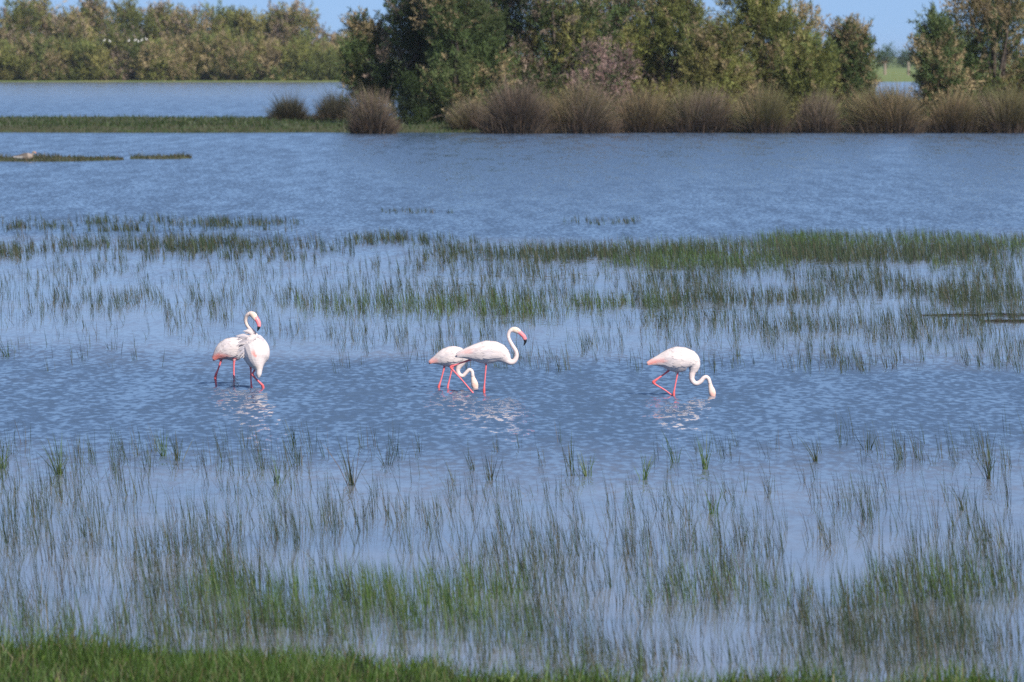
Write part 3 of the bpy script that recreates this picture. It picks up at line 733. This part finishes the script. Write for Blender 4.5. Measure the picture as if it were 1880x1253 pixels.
def loft(rows, n=5, sides=16):
    """rows: x, y, z, radius in the plane of the profile, half width across; closed rounded tube"""
    S = spline(rows, n); V, F = [], []
    frames = []
    for i in range(len(S)):
        c = S[i, :3]; d = S[min(i + 1, len(S) - 1), :3] - S[max(i - 1, 0), :3]; d /= np.linalg.norm(d) + 1e-9
        frames.append((c, d))
    for (c, d), row in zip(frames, S):
        side = np.array([0, 1.0, 0]) - d * d[1]
        if np.linalg.norm(side) < 0.25: side = np.array([1.0, 0, 0]) - d * d[0]
        side /= np.linalg.norm(side); up = np.cross(side, d)
        if abs(up[2]) > 1e-6 and False: pass
        for k in range(sides):
            t = 2 * math.pi * k / sides
            V.append(c + side * math.cos(t) * max(row[4], 0.001) + up * math.sin(t) * max(row[3], 0.001))
    for i in range(len(S) - 1):
        for k in range(sides):
            F.append((i * sides + k, i * sides + (k + 1) % sides, (i + 1) * sides + (k + 1) % sides, (i + 1) * sides + k))
    F.append(tuple(range(sides))[::-1]); F.append(tuple(range((len(S) - 1) * sides, len(S) * sides)))
    return V, F, S

def flamingo(label, px, py, zoom, ox, oy, body, neck, head, legs, bill, eye, paint, width=0.74, yaw=0.0, wing_pink=(0.0, 0.0), wings=True, ruffle=None, bill_split=0.62, depth_off=0.0):
    """profile points are given in the enlarged view (zoom px); ox, oy is the point standing at photo pixel (px, py) on the water"""
    g = ground(px, py); m = 1.0 / (zoom * FPX / g.y)
    root = empty('flamingo', g); root.rotation_euler.z = yaw
    set_props(root, label, 'flamingo', 'flamingos wading in the lake')
    def P(r):            # (x,y[,depth m],r) -> metres
        return (r[0] - ox) * m, (oy - r[1]) * m
    def rows(lst, wr):
        out = []
        for r in lst:
            x, z = P(r); d = r[3] if len(r) > 3 else 0.0
            out.append((x, d, z, r[2] * m, r[2] * m * wr))
        return out
    V, F = [], []; tag = []          # tag: source group for colouring
    def add(v, f, t):
        o = len(V); V.extend(v); F.extend(tuple(a + o for a in ff) for ff in f); tag.extend([t] * len(v))
    bv, bf, BS = loft(rows(body, width), 4, 18); add(bv, bf, 0)
    nv, nf, NS = loft(rows(neck, 0.95), 4, 12); add(nv, nf, 1)
    hv, hf, HS = loft(rows(head, 0.72), 4, 12); add(hv, hf, 2)
    for lg in legs:
        v, f, _ = loft([(a, b2, c, d * 0.86, e * 0.86) for a, b2, c, d, e in rows(lg, 1.0)], 3, 8); add(v, f, 3)
    src = np.array(V); tag = np.array(tag)
    me = bpy.data.meshes.new('tmp'); me.from_pydata([tuple(v) for v in V], [], F)
    tmp = bpy.data.objects.new('tmp', me); COL.objects.link(tmp)
    r = tmp.modifiers.new('r', 'REMESH'); r.mode = 'VOXEL'; r.voxel_size = 0.0055
    s = tmp.modifiers.new('s', 'SMOOTH'); s.factor = 0.5; s.iterations = 3
    dg = bpy.context.evaluated_depsgraph_get(); ev = tmp.evaluated_get(dg)
    bm_ = bpy.data.meshes.new_from_object(ev)
    bpy.data.objects.remove(tmp); bpy.data.meshes.remove(me)
    n = len(bm_.vertices); co = np.zeros(n * 3, np.float32); bm_.vertices.foreach_get('co', co); co = co.reshape(-1, 3)
    # nearest source tag
    near_t = np.zeros(n, int)
    for i in range(0, n, 2000):
        d2 = ((co[i:i + 2000, None] - src[None]) ** 2).sum(-1); near_t[i:i + 2000] = tag[d2.argmin(1)]
    zx = co[:, 0] / m + ox; zy = oy - co[:, 2] / m          # back to enlarged-view coordinates for the plumage pattern
    col = np.tile(WHITE, (n, 1))
    col[near_t == 1] = PALE; col[near_t == 2] = CREAM * 0.5 + PALE * 0.5
    col[near_t == 3] = LEG
    for (cx_, cy_, rx, ry, c, k, which) in paint:
        w = np.clip(1.35 - np.sqrt(((zx - cx_) / rx) ** 2 + ((zy - cy_) / ry) ** 2) - 0.35 * fbm(zx * 0.035, zy * 0.11), 0, 0.8) / 0.8 * k
        w = w * np.isin(near_t, which); col = col * (1 - w[:, None]) + np.array(c) * w[:, None]
    a = bm_.attributes.new('tint', 'FLOAT_COLOR', 'POINT'); t = np.ones((n, 4), np.float32); t[:, :3] = col
    a.data.foreach_set('color', t.ravel())
    bm_.polygons.foreach_set('use_smooth', [True] * len(bm_.polygons)); bm_.materials.clear(); bm_.materials.append(M_feather)
    bm_.name = 'body'; b_ = bpy.data.objects.new('body', bm_); COL.objects.link(b_); b_.parent = root
    # bill: pink root and black hooked tip
    if bill:
        k = int(len(bill) * bill_split)
        v, f, _ = loft(rows(bill[:k + 1], 0.75), 4, 10); bo = mesh_obj('bill', v, f, M_bill, root, True, np.tile(BILLP, (len(v), 1)))
        v, f, _ = loft(rows(bill[k:], 0.75), 4, 10); mesh_obj('bill_tip', v, f, M_bill, bo, True, np.tile(BLACK, (len(v), 1)))
    if eye:
        x, z = P(eye)
        for sgn in (-1, 1):
            v, f, _ = loft([(x - 0.006, sgn * eye[2] * m, z, 0.001, 0.001), (x - 0.003, sgn * eye[2] * m, z, 0.006, 0.006), (x + 0.003, sgn * eye[2] * m, z, 0.006, 0.006), (x + 0.006, sgn * eye[2] * m, z, 0.001, 0.001)], 2, 8)
            mesh_obj('eye', v, f, M_bill, root, True, np.tile((0.75, 0.35, 0.10), (len(v), 1)))
    # folded wings: rows of overlapping feathers laid along the flanks, shoulder to tail
    if wings:
        rng = np.random.default_rng(int(px)); L_ = len(BS)
        def surf(u, ang, sg, off):
            i = u * (L_ - 1); i0 = int(min(L_ - 2, max(0, i))); fr = i - i0
            row = BS[i0] * (1 - fr) + BS[i0 + 1] * fr
            d = BS[min(L_ - 1, i0 + 1), :3] - BS[max(0, i0), :3]; d = d / (np.linalg.norm(d) + 1e-9)
            side = np.array([0, 1.0, 0]) - d * d[1]; side /= np.linalg.norm(side); up = np.cross(side, d)
            if up[2] < 0: up = -up
            return row[:3] + side * sg * math.cos(ang) * (row[4] + off) + up * math.sin(ang) * (row[3] + off)
        def painted(p, c):
            c = np.array(c); x_ = p[0] / m + ox; y_ = oy - p[2] / m
            for (cx_, cy_, rx, ry, pc, k, which) in paint:
                if 0 in which:
                    w = min(0.8, max(0.0, 1.3 - math.hypot((x_ - cx_) / rx, (y_ - cy_) / ry))) / 0.8 * k * rng.uniform(0.6, 1.0)
                    c = c * (1 - w) + np.array(pc) * w
            return c
        for sg in (-1, 1):
            FV, FFa, FT = [], [], []
            for rowi in range(8):
                for ki in range(7):
                    u0 = 0.80 - rowi * 0.085 + rng.normal(0, 0.012); ang = math.radians(-14 + ki * 15 + rng.normal(0, 3))
                    ln = 0.22 + 0.03 * rowi; u1 = max(0.05, u0 - ln)
                    wd = math.radians(13); lift = 0.004 + 0.0012 * rowi
                    base_i = len(FV)
                    pinkness = max(0.0, min(1.0, (0.42 - u0) / 0.18)) * max(0.0, 1 - abs(ki - wing_pink[1]) / 2.2) * wing_pink[0]
                    c = WHITE * rng.uniform(0.84, 1.06) * (1 - pinkness) + CORAL * pinkness
                    if rng.random() < 0.25: c = c * 0.55 + GREYF * 0.45
                    for q, (tt, w) in enumerate([(0, 0.6), (0.35, 1.0), (0.7, 0.85), (0.92, 0.45), (1.0, 0.08)]):
                        u = u0 + (u1 - u0) * tt; an = ang - math.radians(10) * tt
                        for e in (-1, 0, 1):
                            FV.append(surf(u, an + e * wd * w, sg, lift + 0.006 * tt + (0.002 if e == 0 else 0))); FT.append(painted(FV[-1], c))
                        if q:
                            for e in range(2):
                                a0 = base_i + (q - 1) * 3 + e
                                FFa.append((a0, a0 + 1, a0 + 4, a0 + 3))
            mesh_obj('wing', FV, FFa, M_feather, root, True, np.array(FT))
    if ruffle:
        rng = np.random.default_rng(9)
        FV, FFa, FT = [], [], []
        for (x0, y0, x1, y1, cnt, jit, d0, d1) in ruffle:
            for _ in range(cnt):
                a0 = np.array([x0, y0]) + rng.normal(0, jit, 2); a1 = np.array([x1, y1]) + rng.normal(0, jit * 1.2, 2)
                sag = rng.uniform(10, 40); c = (WHITE * rng.uniform(0.88, 1.08) if rng.random() < 0.8 else GREYF * rng.uniform(1.0, 1.25))
                dd0 = d0 + rng.normal(0, 0.006); dd1 = d1 + rng.normal(0, 0.01); bi = len(FV); w0 = rng.uniform(12, 20)
                dirn = (a1 - a0) / np.linalg.norm(a1 - a0); nrm_ = np.array([-dirn[1], dirn[0]])
                for q, (tt, w) in enumerate([(0, 0.7), (0.3, 1), (0.6, 0.9), (0.85, 0.5), (1, 0.05)]):
                    p = a0 + (a1 - a0) * tt + np.array([0, -sag * math.sin(math.pi * tt) * 0.8])
                    for e in (-1, 0, 1):
                        pp = p + nrm_ * e * w0 * w; x, z = P(pp)
                        FV.append((x, dd0 + (dd1 - dd0) * tt - (0.006 if e == 0 else 0), z)); FT.append(c)
                    if q:
                        for e in range(2):
                            b0 = bi + (q - 1) * 3 + e; FFa.append((b0, b0 + 1, b0 + 4, b0 + 3))
        mesh_obj('ruffled_feathers', FV, FFa, M_feather, root, True, np.array(FT))
    return root

def leg(pts): return [(*p, 0.0) if len(p) == 3 else p for p in pts]

# standing flamingo, head up (centre)
flamingo('standing flamingo with raised head and black-tipped bill, one leg lifted back', 889, 722, 7.833, 1010, 1115,
    body=[(585, 594, 6), (640, 575, 34), (720, 556, 62), (800, 546, 92), (880, 540, 124), (970, 537, 152), (1070, 527, 163), (1170, 530, 152), (1250, 556, 130), (1305, 600, 96), (1345, 640, 66), (1375, 660, 44)],
    neck=[(1300, 610, 70), (1345, 650, 52), (1395, 672, 42), (1440, 655, 37), (1468, 612, 33), (1476, 556, 31), (1458, 496, 30), (1415, 428, 28), (1375, 355, 26), (1357, 290, 26), (1372, 235, 27), (1405, 205, 30)],
    head=[(1385, 212, 26), (1420, 200, 36), (1462, 206, 44), (1500, 226, 40), (1525, 245, 32)],
    bill=[(1505, 228, 34), (1545, 262, 32), (1580, 300, 30), (1602, 345, 25), (1600, 385, 17), (1578, 432, 3)], bill_split=0.5,
    eye=(1494, 214, 27),
    legs=[leg([(1038, 650, 26), (1036, 720, 16), (1025, 850, 13), (1014, 980, 14), (1008, 1050, 20), (1008, 1090, 22), (1008, 1180, 14)]),
          [(930, 590, 40, 0.05), (850, 625, 24, 0.06), (700, 675, 15, 0.06), (570, 722, 15, 0.06), (525, 745, 22, 0.06), (560, 790, 17, 0.06), (690, 930, 13, 0.05), (800, 1060, 14, 0.04), (860, 1130, 14, 0.04)]],
    paint=[(790, 512, 60, 40, CORAL, 0.55, [0]), (640, 560, 90, 50, GREYF, 0.55, [0]), (1010, 1085, 60, 60, LEGJ, 0.8, [3]), (527, 745, 50, 50, LEGJ, 0.7, [3]), (1510, 240, 22, 30, BILLP, 0.6, [2]), (1440, 200, 60, 30, CREAM, 0.7, [2])],
    wing_pink=(0.35, 3))

# feeding flamingo behind it
flamingo('feeding flamingo with its head in the water, behind the standing one', 822, 713, 7.833, 470, 1045,
    body=[(198, 702, 6), (235, 668, 26), (290, 648, 52), (350, 628, 90), (430, 608, 130), (520, 597, 150), (600, 588, 140), (670, 600, 112), (715, 630, 76), (725, 665, 48)],
    neck=[(690, 640, 62), (668, 690, 46), (630, 740, 38), (613, 795, 33), (637, 850, 31), (688, 868, 28), (735, 822, 27), (780, 782, 27), (818, 805, 27), (828, 870, 27)],
    head=[(826, 860, 24), (838, 915, 36), (852, 965, 48), (862, 1010, 50), (868, 1050, 40), (872, 1095, 26)],
    bill=None, eye=None,
    legs=[leg([(430, 690, 30), (415, 765, 18), (375, 920, 13), (345, 1010, 22), (340, 1040, 22), (338, 1110, 13)]),
          [(545, 700, 30, -0.05), (525, 790, 17, -0.05), (495, 920, 13, -0.05), (472, 1020, 19, -0.05), (468, 1110, 13, -0.05)]],
    paint=[(255, 655, 80, 50, CORAL, 0.65, [0]), (200, 690, 30, 30, (0.35, 0.08, 0.07), 0.8, [0]), (330, 560, 60, 40, GREYF, 0.4, [0]), (340, 1020, 50, 50, LEGJ, 0.7, [3]), (865, 1000, 50, 40, (0.8, 0.45, 0.36), 0.7, [2])],
    wing_pink=(0.4, 1))

# feeding flamingo on the right
flamingo('feeding flamingo on the right, standing alone with pink tail and bent knee', 1237, 727, 8.355, 642, 1062,
    body=[(212, 590, 6), (262, 566, 26), (330, 548, 52), (410, 532, 80), (500, 517, 128), (600, 512, 178), (710, 508, 196), (815, 512, 182), (900, 535, 156), (945, 590, 112), (950, 640, 78), (938, 690, 56)],
    neck=[(945, 620, 78), (932, 690, 54), (918, 750, 46), (920, 810, 42), (950, 858, 39), (1000, 874, 37), (1055, 842, 35), (1098, 792, 33), (1142, 775, 32), (1178, 808, 31), (1196, 870, 31)],
    head=[(1192, 850, 28), (1206, 915, 36), (1222, 970, 50), (1234, 1020, 54), (1242, 1065, 42), (1250, 1110, 26)],
    bill=None, eye=None,
    legs=[leg([(712, 650, 34), (700, 715, 19), (668, 880, 14), (648, 985, 18), (642, 1030, 25), (642, 1062, 22), (640, 1140, 14)]),
          [(620, 620, 36, 0.05), (552, 690, 22, 0.05), (440, 772, 16, 0.05), (350, 838, 26, 0.05), (330, 860, 28, 0.05), (375, 900, 17, 0.05), (500, 972, 14, 0.04), (600, 1045, 14, 0.03), (680, 1100, 14, 0.03)]],
    paint=[(300, 535, 120, 45, CORAL, 0.6, [0]), (440, 520, 70, 36, CORAL, 0.75, [0]), (640, 1020, 50, 60, LEGJ, 0.7, [3]), (340, 850, 50, 50, LEGJ, 0.8, [3]), (1240, 1040, 60, 46, (0.82, 0.42, 0.34), 0.8, [2])],
    wing_pink=(0.8, 1))

# rear flamingo of the left pair
flamingo('left flamingo with coral wing edge, half hidden behind the preening one', 426, 707, 6.594, 440, 1036,
    body=[(208, 748, 6), (240, 708, 34), (285, 668, 76), (340, 632, 112), (405, 610, 136), (475, 604, 140), (545, 606, 130), (605, 628, 100), (640, 665, 66), (645, 700, 44)],
    neck=[(620, 640, 60), (650, 680, 44), (690, 712, 38), (735, 715, 33), (770, 690, 30), (780, 640, 28), (765, 590, 27), (730, 565, 27)],
    head=[(745, 570, 24), (715, 560, 36), (680, 566, 42), (655, 585, 32), (640, 605, 20)],
    bill=None, eye=None,
    legs=[leg([(315, 690, 34), (302, 755, 17), (270, 850, 13), (246, 910, 19), (238, 960, 20), (244, 1010, 14), (250, 1110, 12)]),
          [(475, 690, 30, -0.05), (466, 770, 15, -0.05), (464, 880, 13, -0.05), (466, 980, 15, -0.05), (466, 1110, 12, -0.05)]],
    paint=[(300, 690, 120, 40, CORAL, 0.85, [0]), (230, 715, 50, 40, CORAL, 0.8, [0]), (380, 540, 40, 60, GREYF, 0.25, [0]), (240, 940, 40, 50, LEGJ, 0.8, [3])],
    wing_pink=(1.0, 1))

# preening flamingo of the left pair, seen from behind with its head turned back
flamingo('preening flamingo with ruffled plumage and its head turned over its back', 461, 713, 6.594, 660, 1082,
    body=[(632, 570, 60, 0.20), (655, 570, 118, 0.15), (690, 590, 160, 0.06), (716, 630, 172, -0.03), (728, 690, 160, -0.09), (735, 745, 130, -0.13), (748, 795, 84, -0.16), (762, 850, 44, -0.18), (760, 910, 32, -0.19), (756, 948, 12, -0.195)],
    neck=[(700, 520, 70, 0.02), (700, 450, 48, 0.03), (680, 400, 30, 0.05), (640, 358, 24, 0.06), (606, 312, 22, 0.06), (592, 262, 22, 0.05), (606, 208, 23, 0.03), (640, 180, 26, 0.01)],
    head=[(625, 190, 22, 0.02), (655, 180, 32, 0.0), (690, 196, 40, -0.02), (715, 230, 34, -0.04), (728, 250, 26, -0.05)],
    bill=[(716, 226, 32, -0.04), (742, 262, 30, -0.05), (758, 300, 27, -0.06), (760, 335, 21, -0.07), (750, 362, 14, -0.07), (742, 388, 3, -0.07)], bill_split=0.5,
    eye=None,
    legs=[[(650, 770, 40, 0.05), (655, 850, 15, 0.05), (656, 970, 12, 0.05), (662, 1060, 15, 0.05), (664, 1150, 12, 0.05)],
          [(760, 720, 40, -0.10), (738, 785, 20, -0.12), (695, 880, 14, -0.13), (682, 908, 19, -0.13), (720, 960, 14, -0.12), (785, 1025, 17, -0.1), (806, 1060, 22, -0.08), (812, 1140, 14, -0.07)]],
    paint=[(700, 640, 34, 40, CORAL, 0.45, [0]), (728, 678, 16, 22, CORAL, 0.8, [0]), (710, 662, 14, 30, CORAL, 0.6, [0]), (580, 600, 40, 120, GREYF, 0.35, [0]), (690, 820, 120, 40, (0.55, 0.47, 0.38), 0.5, [0]), (690, 200, 50, 40, CREAM, 0.8, [2]), (600, 260, 60, 120, CREAM, 0.45, [1]), (806, 1060, 40, 50, LEGJ, 0.7, [3])],
    wings=False, width=1.12,
    ruffle=[(660, 470, 500, 460, 7, 14, -0.10, -0.02), (690, 430, 580, 405, 6, 12, -0.02, 0.04), (660, 520, 500, 560, 8, 18, -0.16, -0.10), (650, 560, 515, 640, 8, 18, -0.18, -0.13), (650, 600, 545, 700, 7, 16, -0.19, -0.15), (720, 440, 815, 520, 5, 12, -0.12, -0.13), (730, 490, 650, 570, 6, 20, -0.2, -0.205)])

# little splash at the foot of the left flamingo
def splash():
    rng = np.random.default_rng(77); V, F = [], []
    m_, n_, l_, b_ = new_mat('splash_water'); b_.inputs['Base Color'].default_value = (0.62, 0.62, 0.60, 1); b_.inputs['Roughness'].default_value = 0.15
    for i in range(110):
        h = rng.random() ** 1.6 * 0.13; p = np.array([rng.normal(0, 0.03 + 0.05 * (0.13 - h)), rng.normal(0, 0.03), h]); r = rng.uniform(0.003, 0.008)
        o = len(V); V += [p + np.array(d) * r for d in ((1, 0, 0), (-1, 0, 0), (0, 1, 0), (0, -1, 0), (0, 0, 1.6), (0, 0, -1.2))]
        F += [tuple(o + a for a in t) for t in ((0, 2, 4), (2, 1, 4), (1, 3, 4), (3, 0, 4), (2, 0, 5), (1, 2, 5), (3, 1, 5), (0, 3, 5))]
    o = mesh_obj('water_splash', V, F, m_, smooth=True); o.location = ground(432, 709)
    set_props(o, 'small splash of water at the foot of the left flamingo', 'splash', kind='stuff')
splash()

# goose on the long islet
def goose():
    g = ground(44, 296.5); g.z = 0.05; s = FPX / g.y; root = empty('goose', g)
    set_props(root, 'brown goose with white rump resting on the long islet', 'goose')
    u = 1.0 / s / 4.7        # enlarged view factor 4.7
    def rr(l): return [((x - 205) * u, 0, (455 - y) * u, r * u, r * u * 0.8) for x, y, r in l]
    v, f, S = loft(rr([(112, 428, 3), (140, 428, 12), (170, 428, 20), (205, 424, 30), (240, 424, 32), (268, 424, 22), (282, 426, 8)]), 4, 14)
    v = np.array(v); n = len(v); col = np.tile((0.19, 0.16, 0.14), (n, 1))
    x = v[:, 0] / u + 205; z = 455 - v[:, 2] / u
    col[(z < 420) & (x < 250)] = (0.10, 0.085, 0.075); col[(x < 195) & (z > 424)] = (0.45, 0.43, 0.41); col[x > 240] = (0.26, 0.21, 0.18)
    mesh_obj('body', v, f, M_feather, root, True, col)
    v, f, _ = loft(rr([(262, 422, 16), (276, 408, 11), (282, 394, 9), (290, 386, 11), (300, 388, 9)]), 3, 10)
    mesh_obj('neck', v, f, M_feather, root, True, np.tile((0.24, 0.20, 0.17), (len(v), 1)))
    v, f, _ = loft(rr([(298, 388, 6), (306, 391, 4), (312, 393, 1)]), 2, 8)
    mesh_obj('bill', v, f, M_bill, root, True, np.tile((0.7, 0.3, 0.12), (len(v), 1)))
    for dx in (-8, 8):
        v, f, _ = loft(rr([(205 + dx, 440, 4), (205 + dx, 455, 3), (214 + dx, 457, 3)]), 2, 6)
        mesh_obj('leg', v, f, M_bill, root, True, np.tile((0.6, 0.28, 0.18), (len(v), 1)))
goose()

# white birds roosting on the far treetops
def roost():
    Y = FT + 2
    names = ['leftmost', 'second from the left', 'third from the left', 'fourth from the left', 'third from the right', 'second from the right', 'rightmost']
    for i, (px, py, fl) in enumerate([(191, 75, 1), (202, 77, -1), (236, 76, 1), (248, 75, 1), (254, 77, -1), (260, 75, 1), (269, 73, -1)]):
        p = at_depth(px, py, Y)
        v, f, _ = loft([(-0.30 * fl, 0, -0.05, 0.02, 0.02), (-0.18 * fl, 0, 0.0, 0.11, 0.09), (0, 0, 0.05, 0.17, 0.14), (0.14 * fl, 0, 0.14, 0.14, 0.11), (0.20 * fl, 0, 0.28, 0.06, 0.05), (0.19 * fl, 0, 0.42, 0.045, 0.04), (0.25 * fl, 0, 0.50, 0.06, 0.05), (0.36 * fl, 0, 0.47, 0.02, 0.02), (0.46 * fl, 0, 0.43, 0.006, 0.006)], 3, 10)
        o = mesh_obj('white_bird', v, f, M_feather, None, True, np.tile((0.62, 0.60, 0.57), (len(v), 1))); o.location = p; o.scale = (0.72,) * 3
        set_props(o, 'tiny white bird roosting on the far treetops, %s' % names[i], 'bird', 'white birds roosting on the far treetops')
roost()

# ------------------------------------------------------------------ air between the camera and the far shore
def air():
    x0, x1, y0, y1, z0, z1 = -2600, 2600, -60, 9500, -1.6, 16.5
    V = [(x, y, z) for z in (z0, z1) for y in (y0, y1) for x in (x0, x1)]
    F = [(0, 2, 3, 1), (4, 5, 7, 6), (0, 1, 5, 4), (2, 6, 7, 3), (0, 4, 6, 2), (1, 3, 7, 5)]
    m = bpy.data.materials.new('haze_air'); m.use_nodes = True; n = m.node_tree.nodes; l = m.node_tree.links
    n.remove(n['Principled BSDF']); v = n.new('ShaderNodeVolumePrincipled')
    v.inputs['Color'].default_value = (0.80, 0.88, 1.0, 1); v.inputs['Density'].default_value = 0.00005; v.inputs['Anisotropy'].default_value = 0.2
    l.new(v.outputs[0], n['Material Output'].inputs['Volume'])
    set_props(mesh_obj('haze', V, F, m), kind='stuff')
air()
